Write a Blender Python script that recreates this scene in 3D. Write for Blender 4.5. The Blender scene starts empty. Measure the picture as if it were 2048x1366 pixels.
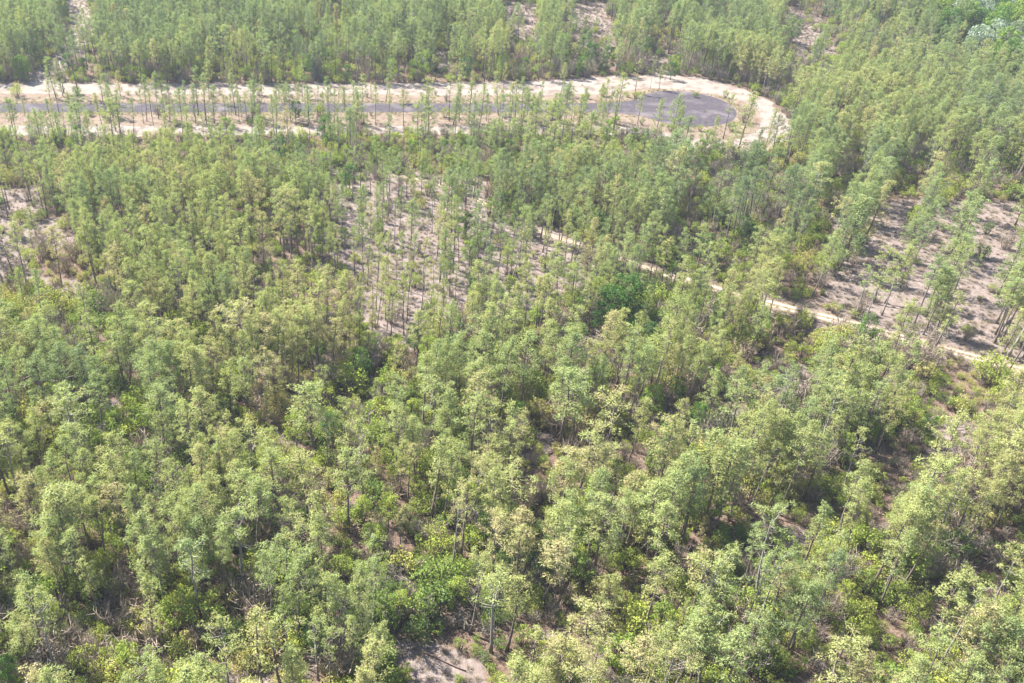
import bpy, math, random
import numpy as np
from mathutils import Vector

R = np.random.default_rng(7)
random.seed(7)
scene = bpy.context.scene
COL = scene.collection

# ------------------------------------------------------------------ camera
FOC, PPX, PPY, TH, CH = 1919.0, 714.0, 683.0, math.radians(34.3), 104.0
cam_d = bpy.data.cameras.new('camera')
cam = bpy.data.objects.new('camera', cam_d)
COL.objects.link(cam)
cam.location = (0, 0, CH)
cam.rotation_euler = (math.radians(90) - TH, 0, 0)
cam_d.sensor_width = 36
cam_d.lens = 36 * FOC / 2048
cam_d.shift_x = (1024 - PPX) / 2048
cam_d.clip_start, cam_d.clip_end = 1.0, 5000
scene.camera = cam

# ------------------------------------------------------------------ light
SUN_EL = math.radians(50)
LD = Vector((0.82, -0.57, 0)).normalized()            # where the light travels, on the ground
world = bpy.data.worlds.new('World')
scene.world = world
world.use_nodes = True
nt = world.node_tree
nt.nodes.clear()
sky = nt.nodes.new('ShaderNodeTexSky')
sky.sky_type = 'NISHITA'
sky.sun_disc = False
sky.sun_elevation = SUN_EL
sky.sun_rotation = math.atan2(-LD.x, -LD.y)
bg = nt.nodes.new('ShaderNodeBackground')
bg.inputs['Strength'].default_value = 0.085
wo = nt.nodes.new('ShaderNodeOutputWorld')
nt.links.new(sky.outputs[0], bg.inputs[0])
nt.links.new(bg.outputs[0], wo.inputs[0])
sun_d = bpy.data.lights.new('sun', 'SUN')
sun_d.energy = 5.0
sun_d.angle = math.radians(0.6)
sun_d.color = (1.0, 0.955, 0.88)
sun = bpy.data.objects.new('sun', sun_d)
COL.objects.link(sun)
sun.location = (-60, 40, 150)
sun.rotation_euler = Vector((LD.x * math.cos(SUN_EL), LD.y * math.cos(SUN_EL), -math.sin(SUN_EL))).to_track_quat('-Z', 'Y').to_euler()
vs = scene.view_settings
vs.view_transform = 'Standard'
vs.look = 'None'
vs.gamma = 1
vs.use_curve_mapping = False
vs.exposure = 2.2
scene.cycles.max_bounces = 6
scene.cycles.diffuse_bounces = 3
scene.cycles.transmission_bounces = 4
scene.cycles.volume_bounces = 0


# ------------------------------------------------------------------ ground plan helpers
def G(u, v):
    """the ground point seen at a place of the survey picture (2048 x 1366)"""
    x, y = (u - PPX) / FOC, (PPY - v) / FOC
    dy, dz = math.cos(TH) + y * math.sin(TH), -math.sin(TH) + y * math.cos(TH)
    t = CH / -dz
    return (x * t, dy * t)


def height_at(u, vb, vt):
    gx, gy = G(u, vb)
    y = (PPY - vt) / FOC
    dy, dz = math.cos(TH) + y * math.sin(TH), -math.sin(TH) + y * math.cos(TH)
    return CH + gy * dz / dy


def project(x, y, z):
    zc = y * math.cos(TH) - (z - CH) * math.sin(TH)
    yc = y * math.sin(TH) + (z - CH) * math.cos(TH)
    return PPX + FOC * x / zc, PPY - FOC * yc / zc, zc


def W(pts):
    return np.array([G(*p) for p in pts])


def inside(px, py, poly):
    px, py = np.asarray(px), np.asarray(py)
    c = np.zeros(px.shape, bool)
    n = len(poly)
    j = n - 1
    for i in range(n):
        xi, yi = poly[i]
        xj, yj = poly[j]
        if yi != yj:
            c ^= ((yi > py) != (yj > py)) & (px < (xj - xi) * (py - yi) / (yj - yi) + xi)
        j = i
    return c


def dist_line(px, py, line, signed=False):
    best = np.full(np.shape(px), 1e9)
    sg = np.ones(np.shape(px))
    for a, b in zip(line[:-1], line[1:]):
        d = b - a
        L = (d ** 2).sum()
        t = np.clip(((px - a[0]) * d[0] + (py - a[1]) * d[1]) / L, 0, 1)
        dx, dy = px - a[0] - t * d[0], py - a[1] - t * d[1]
        r = np.hypot(dx, dy)
        m = r < best
        best = np.where(m, r, best)
        sg = np.where(m, np.sign(d[0] * dy - d[1] * dx), sg)
    return best * sg if signed else best


class Noise2:
    def __init__(self, seed, scale):
        self.g = np.random.default_rng(seed).random((128, 128))
        self.s = scale

    def __call__(self, x, y):
        x, y = np.asarray(x) / self.s + 500, np.asarray(y) / self.s + 500
        i, j = np.floor(x).astype(int), np.floor(y).astype(int)
        fx, fy = x - i, y - j
        fx, fy = fx * fx * (3 - 2 * fx), fy * fy * (3 - 2 * fy)
        g = self.g
        a, b = g[i % 128, j % 128], g[(i + 1) % 128, j % 128]
        c, d = g[i % 128, (j + 1) % 128], g[(i + 1) % 128, (j + 1) % 128]
        return (a * (1 - fx) + b * fx) * (1 - fy) + (c * (1 - fx) + d * fx) * fy


nA, nB, nC, nD = Noise2(1, 14), Noise2(2, 5), Noise2(3, 32), Noise2(4, 2.2)

# open sandy places (pine density, shrub density)
OPEN = [
    (W([(640, 375), (820, 350), (960, 345), (1000, 420), (1180, 490), (1190, 560), (1090, 625), (900, 650), (830, 700), (740, 690), (690, 600), (640, 520)]), .58, .12),
    (W([(-60, 365), (70, 372), (90, 430), (60, 560), (-60, 600)]), .30, .18),
    (W([(70, 430), (140, 440), (160, 500), (60, 500)]), .12, .1),
    (W([(70, 545), (165, 560), (180, 612), (90, 600)]), .3, .2),
    (W([(800, 1275), (960, 1290), (1000, 1400), (820, 1400)]), .0, .05),
    (W([(430, 1318), (640, 1300), (655, 1400), (420, 1400)]), .0, .12),
    (W([(1080, 1245), (1150, 1225), (1180, 1290), (1090, 1310)]), .1, .1),
    (W([(1170, 1230), (1300, 1220), (1320, 1262), (1190, 1275)]), .1, .1),
    (W([(1545, 1040), (1640, 1050), (1620, 1130), (1530, 1110)]), .1, .15),
    (W([(1700, 1105), (1770, 1110), (1755, 1160), (1690, 1150)]), .0, .1),
    (W([(1870, 810), (1975, 845), (1935, 960), (1850, 930)]), .05, .15),
    (W([(1050, 860), (1120, 870), (1115, 935), (1055, 925)]), .15, .1),
    (W([(590, 790), (700, 795), (690, 860), (600, 862)]), .1, .15),
    (W([(730, 770), (800, 775), (790, 810), (730, 805)]), .1, .2),
    (W([(1140, 655), (1215, 660), (1205, 702), (1145, 698)]), .0, .05),
    (W([(1560, 730), (1630, 730), (1625, 800), (1550, 800)]), .1, .2),
    (W([(1470, 810), (1540, 815), (1520, 850), (1460, 850)]), .1, .2),
    (W([(1660, 425), (1700, 425), (1690, 500), (1650, 495)]), .0, .1),
    (W([(180, 780), (300, 790), (290, 840), (180, 835)]), .1, .8),
    (W([(1012, 12), (1066, 12), (1070, 72), (1020, 75)]), .05, .12),
    (W([(1145, 15), (1205, 15), (1225, 95), (1160, 95)]), .12, .12),
    (W([(872, 105), (900, 105), (900, 135), (872, 135)]), .0, .2),
    (W([(1575, 25), (1630, 20), (1665, 105), (1600, 110)]), .35, .2),
    (W([(1300, 105), (1350, 110), (1345, 150), (1295, 150)]), .1, .4),
    (W([(680, 985), (735, 1000), (720, 1050), (660, 1040)]), .1, .2),
    (W([(560, 1180), (600, 1190), (595, 1240), (560, 1230)]), .1, .4),
    (W([(1150, 1000), (1200, 1010), (1190, 1060), (1140, 1050)]), .1, .5),
]
for i_ in range(5, len(OPEN)):
    po, pd_, sd_ = OPEN[i_]
    top = po[:, 1].mean() > 290
    k_ = 1.3 if top else .8
    OPEN[i_] = ((po - po.mean(0)) * k_ + po.mean(0), pd_, sd_ if top else max(sd_, .3))
MASTER = np.array([(-30, 50), (0, 69), (20, 80), (39, 89), (58, 99.5), (70, 104.6), (81, 111), (94, 121), (103, 131), (112, 145), (121, 160), (133, 175.6), (150, 203), (166, 232)], float)
ROWREG = W([(900, 1500), (1000, 1130), (1040, 930), (1330, 830), (1480, 740), (1500, 640), (1330, 560), (1260, 500), (1330, 350), (1560, 330), (1800, 330), (2250, 380), (2700, 700), (2700, 1500)])
SANDROW = W([(1640, 600), (1700, 410), (1820, 395), (2300, 410), (2400, 760), (2048, 730), (1740, 650)])


def corridors(x, y):
    """distance from the middle of the nearest gap between the curved planting rows, and the half width of that gap"""
    phi = dist_line(x, y, MASTER, True)
    up = np.clip((y - 155) / 28, 0, 1)
    best, hw = np.full(np.shape(x), 99.0), np.full(np.shape(x), 3.0)
    for c, w, ok in [(0 * up, 4.4, up >= 0), (26.5 - 6.5 * up, 4.4, up >= 0), (-20 + 9 * up, 3.8 - .6 * up, up >= 0), (10 + 0 * up, 3.0, y > 157), (33 + 0 * up, 2.4, up > .2), (45 + 0 * up, 3.2, up >= 0), (58 + 0 * up, 2.6, up >= 0)]:
        d = np.abs(phi - c)
        m = ok & (d < best)
        best, hw = np.where(m, d, best), np.where(m, w, hw)
    return best, hw

TRACK = np.array([G(*p) for p in [(530, 331), (650, 345), (830, 352), (940, 385), (1010, 440), (1180, 497), (1290, 535), (1400, 570), (1500, 598), (1640, 632), (1740, 656), (1860, 690), (2048, 742), (2300, 815)]])
TRACK2 = np.array([G(*p) for p in [(70, 182), (95, 150), (125, 122), (150, 100), (168, 60), (158, 20), (140, -30)]])
SAND_OUT = W([(-900, 167), (-300, 167), (0, 167), (240, 167), (480, 168), (700, 167), (900, 165), (1080, 162), (1180, 156), (1260, 151), (1330, 150), (1400, 155), (1450, 166), (1500, 184), (1545, 206), (1572, 232), (1586, 256), (1582, 276), (1560, 290), (1520, 301), (1460, 305), (1400, 301), (1350, 292), (1305, 276), (1230, 268), (1100, 270), (900, 268), (600, 271), (300, 272), (0, 272), (-300, 272), (-900, 272)])
SAND_IN = W([(-900, 188), (-300, 188), (0, 188), (240, 188), (480, 190), (700, 188), (900, 191), (1080, 190), (1200, 188), (1290, 176), (1350, 178), (1400, 183), (1450, 192), (1490, 204), (1516, 221), (1526, 240), (1516, 262), (1480, 279), (1430, 283), (1380, 277), (1310, 262), (1230, 252), (1100, 254), (900, 252), (600, 254), (300, 252), (0, 251), (-300, 252), (-900, 252)])
y_a, y_b = G(0, 207)[1], G(0, 225)[1]
BC = np.array([(G(1285, 218)[0] + G(1455, 218)[0]) / 2, (G(1370, 183)[1] + G(1370, 253)[1]) / 2])
BR = 15.0
asph = [(-420, y_b)]
th0 = math.asin((BC[1] - y_b) / BR) if abs(BC[1] - y_b) < BR else .3
asph += [(BC[0] - BR - 13, y_b), (BC[0] - BR - 4, y_b - 1.2)]
for k in range(29):
    a = math.radians(205 + k * (310 / 28.0))
    asph.append((BC[0] + BR * math.cos(a), BC[1] + BR * math.sin(a)))
asph += [(BC[0] - BR - 4, y_a + 1.0), (BC[0] - BR - 13, y_a), (-420, y_a)]
ASPH = np.array(asph)
HARDW = W([(1790, -90), (2600, -90), (2600, 150), (2048, 175), (1945, 165), (1860, 80)])


def plan(x, y):
    """pine density, shrub density, openness of the ground"""
    p = np.ones_like(x)
    s = np.full_like(x, .95) + .8 * (nA(x, y) - .5)
    o = .12 + .45 * (nB(x, y) - .5)
    lw = np.clip((60 - x) / 40, 0, 1) * np.clip((215 - y) / 30, 0, 1)          # the open, shrubby left and middle
    p *= np.clip(1.25 - .9 * nC(x, y) * nB(x, y) - .2 * (nD(x, y) > .8), .3, 1)
    p *= 1 - lw * np.clip(.10 + 1.6 * (nA(x + 21, y + 7) - .33), 0, .8)
    p *= 1 - .34 * np.clip((150 - y) / 20, 0, 1) * np.clip((50 - x) / 15, 0, 1)
    o = o + .35 * lw * (nA(x + 21, y + 7) > .6)
    s = np.where(y < 165, s * 1.25, s)
    inrow = inside(x, y, ROWREG)
    cd, cw = corridors(x, y)
    m = inrow & (cd + 1.2 * (nB(x, y) - .5) < cw)
    p = np.where(m, .03, p)
    s = np.where(m, 1.3, s)
    o = np.where(m, .22, o)
    p = np.where(inrow & ~m, np.maximum(p, .95), p)
    sr = inside(x, y, SANDROW)
    s = np.where(sr, .07, s)
    o = np.where(sr, .95, o)
    for poly, pd, sd in OPEN:
        jx, jy = x + 3 * (nB(x, y) - .5), y + 3 * (nB(y, x) - .5)
        m = inside(jx, jy, poly)
        p = np.where(m, pd, p)
        s = np.where(m, sd, s)
        o = np.where(m, 1.0, o)
    d = dist_line(x, y, TRACK)
    s = np.where((d < 6.5) & (x > 80) & (y < np.interp(x, TRACK[:, 0], TRACK[:, 1])), s * .3, s)
    p = np.where(d < np.where(x > 50, 2.3, .3), 0, p)
    s = np.where(d < np.where(x > 50, 1.9, .8), np.where(x > 50, 0, .25), s)
    o = np.where(d < 5, np.maximum(o, .7), o)
    for tl in (TRACK2,):
        d = dist_line(x, y, tl)
        p = np.where(d < 5.5, 0, p)
        s = np.where(d < 4.5, 0, s)
        o = np.where(d < 7, 1, o)
    out, inn, asp = inside(x, y, SAND_OUT), inside(x, y, SAND_IN), inside(x, y, ASPH)
    near = dist_line(x, y, np.vstack([ASPH, ASPH[:1]])) < 1.2
    p = np.where(out & ~inn, 0, p)
    s = np.where(out & ~inn, 0, s)
    bulb = np.hypot(x - BC[0], y - BC[1]) < 26
    vp = np.where(y < y_b, .52, .2) * np.clip(1.9 * nA(x * 1.3, y) - .2, .15, 1)
    p = np.where(inn, np.where(bulb, .05, vp), p)
    s = np.where(inn, .06, s)
    p = np.where(asp | near, 0, p)
    s = np.where(asp | near, 0, s)
    p = np.where(y > 300, p * np.clip(1.35 - 1.1 * nC(x + 15, y + 33), .45, 1), p)
    hw = inside(x, y, HARDW)
    p = np.where(hw, .03, p)
    s = np.where(hw, .3, s)
    return p, np.clip(s, 0, 1.5), np.clip(o, 0, 1)


# ------------------------------------------------------------------ materials
def new_mat(name):
    m = bpy.data.materials.new(name)
    m.use_nodes = True
    m.node_tree.nodes.clear()
    return m, m.node_tree.nodes, m.node_tree.links


def ramp(N, cols):
    r = N.new('ShaderNodeValToRGB')
    while len(r.color_ramp.elements) < len(cols):
        r.color_ramp.elements.new(.5)
    for e, (p, c) in zip(r.color_ramp.elements, cols):
        e.position = p
        e.color = (*c, 1)
    return r


def leaf_mat(name, cols, transl=.35):
    m, N, L = new_mat(name)
    at = N.new('ShaderNodeAttribute')
    at.attribute_type = 'INSTANCER'
    at.attribute_name = 'tone'
    lp = N.new('ShaderNodeAttribute')
    lp.attribute_name = 'lump'
    a = N.new('ShaderNodeMath')
    a.operation = 'MULTIPLY_ADD'
    a.inputs[1].default_value = .34
    L.new(lp.outputs['Fac'], a.inputs[0])
    L.new(at.outputs['Fac'], a.inputs[2])
    sb = N.new('ShaderNodeMath')
    sb.operation = 'SUBTRACT'
    sb.inputs[1].default_value = .17
    L.new(a.outputs[0], sb.inputs[0])
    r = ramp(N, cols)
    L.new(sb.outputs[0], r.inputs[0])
    # light and dark leaves
    hv = N.new('ShaderNodeHueSaturation')
    mr = N.new('ShaderNodeMapRange')
    mr.inputs[3].default_value = .80
    mr.inputs[4].default_value = 1.14
    L.new(lp.outputs['Fac'], mr.inputs[0])
    L.new(mr.outputs[0], hv.inputs['Value'])
    L.new(r.outputs[0], hv.inputs['Color'])
    d = N.new('ShaderNodeBsdfDiffuse')
    t = N.new('ShaderNodeBsdfTranslucent')
    mx = N.new('ShaderNodeMixShader')
    mx.inputs[0].default_value = transl
    L.new(hv.outputs[0], d.inputs[0])
    tm = N.new('ShaderNodeMix')
    tm.data_type = 'RGBA'
    tm.blend_type = 'MULTIPLY'
    tm.clamp_result = False
    tm.inputs[0].default_value = 1
    tm.inputs[7].default_value = (1.08, 1.15, .62, 1)
    L.new(hv.outputs[0], tm.inputs[6])
    L.new(tm.outputs[2], t.inputs[0])
    L.new(d.outputs[0], mx.inputs[1])
    L.new(t.outputs[0], mx.inputs[2])
    o = N.new('ShaderNodeOutputMaterial')
    L.new(mx.outputs[0], o.inputs[0])
    return m


def noise_mat(name, cols, scale=6, rough=.95, bump=.3, detail=6, big=None):
    m, N, L = new_mat(name)
    tc = N.new('ShaderNodeNewGeometry')
    n = N.new('ShaderNodeTexNoise')
    n.inputs['Scale'].default_value = scale
    n.inputs['Detail'].default_value = detail
    n.inputs['Roughness'].default_value = .65
    L.new(tc.outputs['Position'], n.inputs['Vector'])
    r = ramp(N, cols)
    L.new(n.outputs['Fac'], r.inputs[0])
    b = N.new('ShaderNodeBsdfPrincipled')
    b.inputs['Roughness'].default_value = rough
    b.inputs['Specular IOR Level'].default_value = .15
    col = r.outputs[0]
    if big:
        n2 = N.new('ShaderNodeTexNoise')
        n2.inputs['Scale'].default_value = big[0]
        n2.inputs['Detail'].default_value = 5
        L.new(tc.outputs['Position'], n2.inputs['Vector'])
        r2 = ramp(N, [(big[1], (0, 0, 0)), (big[2], (1, 1, 1))])
        L.new(n2.outputs['Fac'], r2.inputs[0])
        mx = N.new('ShaderNodeMix')
        mx.data_type = 'RGBA'
        L.new(r2.outputs[0], mx.inputs[0])
        L.new(col, mx.inputs[6])
        mx.inputs[7].default_value = (*big[3], 1)
        col = mx.outputs[2]
    L.new(col, b.inputs['Base Color'])
    bp = N.new('ShaderNodeBump')
    bp.inputs['Strength'].default_value = bump
    bp.inputs['Distance'].default_value = .05
    L.new(n.outputs['Fac'], bp.inputs['Height'])
    L.new(bp.outputs[0], b.inputs['Normal'])
    o = N.new('ShaderNodeOutputMaterial')
    L.new(b.outputs[0], o.inputs[0])
    return m


M_NEEDLE = leaf_mat('pine_needles', [(0, (.35, .30, .165)), (.28, (.305, .32, .125)), (.55, (.235, .282, .118)), (.8, (.165, .212, .108)), (1, (.105, .145, .085))], .46)
M_LEAF = leaf_mat('broad_leaves', [(0, (.29, .32, .075)), (.35, (.20, .275, .055)), (.6, (.085, .16, .04)), (.8, (.05, .11, .038)), (1, (.30, .34, .28))], .4)
M_SHRUB = leaf_mat('shrub_leaves', [(0, (.33, .285, .13)), (.3, (.28, .31, .07)), (.6, (.18, .24, .055)), (.85, (.10, .15, .055)), (1, (.17, .18, .11))], .42)
M_TWIG = leaf_mat('bare_twigs', [(0, (.25, .19, .14)), (.5, (.24, .20, .165)), (1, (.17, .155, .135))], .1)
M_GRASS = leaf_mat('dry_grass', [(0, (.27, .19, .12)), (.5, (.23, .195, .09)), (1, (.13, .155, .05))], .3)
M_BARK = noise_mat('pine_bark', [(.3, (.085, .066, .055)), (.7, (.19, .155, .13))], 9, .95, .6)
M_BARK2 = noise_mat('pale_bark', [(.3, (.15, .135, .12)), (.7, (.27, .25, .22))], 7, .9, .5)
M_ROT = noise_mat('weathered_log', [(.3, (.075, .05, .042)), (.7, (.17, .12, .10))], 8, .95, .6)
M_SAND = noise_mat('white_sand', [(.3, (.145, .119, .102)), (.7, (.225, .191, .167))], 1.6, .95, .4, 8, (.25, .47, .64, (.118, .090, .074)))
M_ASPH = noise_mat('aged_asphalt', [(.35, (.030, .025, .030)), (.65, (.060, .051, .059))], 1.1, .9, .2, 9, (.16, .50, .68, (.095, .082, .085)))


def ground_material():
    m, N, L = new_mat('forest_floor')
    g = N.new('ShaderNodeNewGeometry')
    n = N.new('ShaderNodeTexNoise')
    n.inputs['Scale'].default_value = .9
    n.inputs['Detail'].default_value = 9
    n.inputs['Roughness'].default_value = .72
    L.new(g.outputs['Position'], n.inputs['Vector'])
    sand = ramp(N, [(.32, (.098, .078, .071)), (.50, (.152, .124, .113)), (.68, (.212, .178, .163))])
    L.new(n.outputs['Fac'], sand.inputs[0])
    n2 = N.new('ShaderNodeTexNoise')
    n2.inputs['Scale'].default_value = 2.7
    n2.inputs['Detail'].default_value = 8
    n2.inputs['Roughness'].default_value = .75
    L.new(g.outputs['Position'], n2.inputs['Vector'])
    lit = ramp(N, [(.35, (.05, .034, .025)), (.55, (.115, .078, .058)), (.7, (.20, .145, .11))])
    L.new(n2.outputs['Fac'], lit.inputs[0])
    at = N.new('ShaderNodeAttribute')
    at.attribute_name = 'open'
    # litter cover: noise against openness
    ma = N.new('ShaderNodeMath')
    ma.operation = 'MULTIPLY_ADD'
    ma.inputs[1].default_value = .52
    L.new(at.outputs['Fac'], ma.inputs[0])
    L.new(n2.outputs['Fac'], ma.inputs[2])
    mr = N.new('ShaderNodeMapRange')
    mr.inputs[1].default_value = .62
    mr.inputs[2].default_value = 1.12
    L.new(ma.outputs[0], mr.inputs[0])
    mx = N.new('ShaderNodeMix')
    mx.data_type = 'RGBA'
    L.new(mr.outputs[0], mx.inputs[0])
    L.new(lit.outputs[0], mx.inputs[6])
    L.new(sand.outputs[0], mx.inputs[7])
    b = N.new('ShaderNodeBsdfPrincipled')
    b.inputs['Roughness'].default_value = 1
    b.inputs['Specular IOR Level'].default_value = .1
    L.new(mx.outputs[2], b.inputs['Base Color'])
    bp = N.new('ShaderNodeBump')
    bp.inputs['Strength'].default_value = .6
    bp.inputs['Distance'].default_value = .12
    L.new(n2.outputs['Fac'], bp.inputs['Height'])
    L.new(bp.outputs[0], b.inputs['Normal'])
    o = N.new('ShaderNodeOutputMaterial')
    L.new(b.outputs[0], o.inputs[0])
    return m


def verge_material():
    m, N, L = new_mat('verge_clay_and_straw')
    g = N.new('ShaderNodeNewGeometry')
    n = N.new('ShaderNodeTexNoise')
    n.inputs['Scale'].default_value = .35
    n.inputs['Detail'].default_value = 8
    n.inputs['Roughness'].default_value = .7
    L.new(g.outputs['Position'], n.inputs['Vector'])
    r = ramp(N, [(.30, (.088, .055, .045)), (.45, (.125, .088, .072)), (.56, (.15, .115, .09)), (.68, (.175, .14, .11))])
    L.new(n.outputs['Fac'], r.inputs[0])
    n2 = N.new('ShaderNodeTexNoise')
    n2.inputs['Scale'].default_value = 2.2
    n2.inputs['Detail'].default_value = 6
    L.new(g.outputs['Position'], n2.inputs['Vector'])
    r2 = ramp(N, [(.52, (0, 0, 0)), (.66, (.75, .75, .75))])
    L.new(n2.outputs['Fac'], r2.inputs[0])
    mx = N.new('ShaderNodeMix')
    mx.data_type = 'RGBA'
    mx.inputs[7].default_value = (.125, .118, .058, 1)
    L.new(r2.outputs[0], mx.inputs[0])
    L.new(r.outputs[0], mx.inputs[6])
    b = N.new('ShaderNodeBsdfPrincipled')
    b.inputs['Roughness'].default_value = 1
    b.inputs['Specular IOR Level'].default_value = .1
    L.new(mx.outputs[2], b.inputs['Base Color'])
    o = N.new('ShaderNodeOutputMaterial')
    L.new(b.outputs[0], o.inputs[0])
    return m


def track_material():
    m, N, L = new_mat('rutted_track')
    at = N.new('ShaderNodeAttribute')
    at.attribute_name = 'across'
    g = N.new('ShaderNodeNewGeometry')
    n = N.new('ShaderNodeTexNoise')
    n.inputs['Scale'].default_value = .8
    n.inputs['Detail'].default_value = 8
    n.inputs['Roughness'].default_value = .7
    L.new(g.outputs['Position'], n.inputs['Vector'])
    a = N.new('ShaderNodeMath')
    a.operation = 'MULTIPLY_ADD'
    a.inputs[1].default_value = .30
    L.new(n.outputs['Fac'], a.inputs[0])
    L.new(at.outputs['Fac'], a.inputs[2])
    r = ramp(N, [(.14, (.15, .115, .07)), (.30, (.16, .12, .08)), (.42, (.26, .215, .18)), (.72, (.26, .215, .18)), (.86, (.18, .14, .095)), (1, (.15, .115, .08))])
    L.new(a.outputs[0], r.inputs[0])
    b = N.new('ShaderNodeBsdfPrincipled')
    b.inputs['Roughness'].default_value = 1
    b.inputs['Specular IOR Level'].default_value = .1
    L.new(r.outputs[0], b.inputs['Base Color'])
    o = N.new('ShaderNodeOutputMaterial')
    L.new(b.outputs[0], o.inputs[0])
    return m


# ------------------------------------------------------------------ haze
def make_haze():
    x0, x1, y0, y1, z0, z1 = -640, 820, -120, 960, -1.5, 112
    v = [(x, y, z) for x in (x0, x1) for y in (y0, y1) for z in (z0, z1)]
    f = [(0, 1, 3, 2), (4, 6, 7, 5), (0, 4, 5, 1), (2, 3, 7, 6), (0, 2, 6, 4), (1, 5, 7, 3)]
    me = bpy.data.meshes.new('haze')
    me.from_pydata(v, [], f)
    o = bpy.data.objects.new('haze', me)
    COL.objects.link(o)
    m, N, L = new_mat('thin_haze')
    p = N.new('ShaderNodeVolumePrincipled')
    p.inputs['Color'].default_value = (.80, .88, 1, 1)
    p.inputs['Density'].default_value = .00013
    p.inputs['Anisotropy'].default_value = .2
    out = N.new('ShaderNodeOutputMaterial')
    L.new(p.outputs[0], out.inputs['Volume'])
    me.materials.append(m)
    o['kind'] = 'stuff'
    o['label'] = 'thin pale summer haze over the whole pine forest'


# ------------------------------------------------------------------ ground and roads
def struct(name, me, mat, label=None):
    me.materials.append(mat)
    o = bpy.data.objects.new(name, me)
    COL.objects.link(o)
    o['kind'] = 'structure'
    if label:
        o['label'] = label
    return o


def grid_mesh(name, xs, ys, zf):
    X, Y = np.meshgrid(xs, ys)
    x, y = X.ravel(), Y.ravel()
    v = np.column_stack([x, y, zf(x, y)])
    nx, ny = len(xs), len(ys)
    idx = np.arange(nx * ny).reshape(ny, nx)
    q = np.column_stack([idx[:-1, :-1].ravel(), idx[:-1, 1:].ravel(), idx[1:, 1:].ravel(), idx[1:, :-1].ravel()])
    me = bpy.data.meshes.new(name)
    me.vertices.add(len(v))
    me.vertices.foreach_set('co', v.ravel())
    me.loops.add(q.size)
    me.loops.foreach_set('vertex_index', q.ravel())
    me.polygons.add(len(q))
    me.polygons.foreach_set('loop_start', np.arange(0, q.size, 4))
    me.polygons.foreach_set('use_smooth', np.ones(len(q), bool))
    me.update()
    return me, x, y


def gz(x, y):
    """low hummocks, flat near the roads"""
    z = -.34 + .34 * nB(x, y) + .20 * nD(x, y) - .22
    k = np.clip((dist_line(x, y, np.vstack([SAND_OUT, SAND_OUT[:1]])) - 1) / 6, 0, 1)
    k = np.where(inside(x, y, SAND_OUT), 0, k)
    k *= np.clip((dist_line(x, y, TRACK) - 2.2) / 4, 0, 1)
    k *= np.clip((dist_line(x, y, TRACK2) - 5) / 4, 0, 1)
    return np.minimum(z * k, 0)


gx = np.concatenate([np.arange(-900, -200, 40), np.arange(-200, 330, 1.3), np.arange(330, 1100, 40)])
gy = np.concatenate([np.arange(-200, 56, 16), np.arange(56, 470, 1.3), np.arange(470, 1300, 40)])
gm, vx, vy = grid_mesh('forest_ground', gx, gy, gz)
_, _, op = plan(vx, vy)
gm.attributes.new('open', 'FLOAT', 'POINT').data.foreach_set('value', op.astype(np.float32))
struct('ground', gm, ground_material(), 'pinkish grey sandy forest floor strewn with pine straw')


def ragged(poly, z, amp, step=1.2, xlim=(-430, 400)):
    pts = []
    n = len(poly)
    for i in range(n):
        a, b = poly[i], poly[(i + 1) % n]
        k = max(1, int(np.hypot(*(b - a)) / step))
        for j in range(k):
            pts.append(a + (b - a) * j / k)
    p = np.array(pts)
    # smooth, then roughen
    for _ in range(3):
        p = (np.roll(p, 1, 0) + p + np.roll(p, -1, 0)) / 3
    p[:, 0] += amp * 2 * (nD(p[:, 0] * 1.3, p[:, 1] * 1.3) - .5)
    p[:, 1] += amp * 2 * (nD(p[:, 1] * 1.7 + 90, p[:, 0] * 1.1) - .5) + amp * (nB(p[:, 0], p[:, 1]) - .5)
    return [(q[0], q[1], z) for q in p]


def sheet(name, poly, z, amp, mat, label):
    import mathutils
    pts = ragged(poly, z, amp)
    tris = mathutils.geometry.tessellate_polygon([[Vector(q) for q in pts]])
    me = bpy.data.meshes.new(name)
    me.from_pydata(pts, [], [t for t in tris])
    me.update()
    if me.polygons and me.polygons[0].normal.z < 0:
        me.flip_normals()
    return struct(name, me, mat, label)


sheet('sand_road', SAND_OUT, .03, 1.0, M_SAND, 'white sand track looping round the cul-de-sac and along both sides of the paved road')
sheet('verge', SAND_IN, .05, .6, verge_material(), 'reddish clay and pine straw strip between the sand track and the asphalt')
sheet('asphalt_road', ASPH, .075, .12, M_ASPH, 'faded purplish grey asphalt road ending in a round cul-de-sac')


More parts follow.
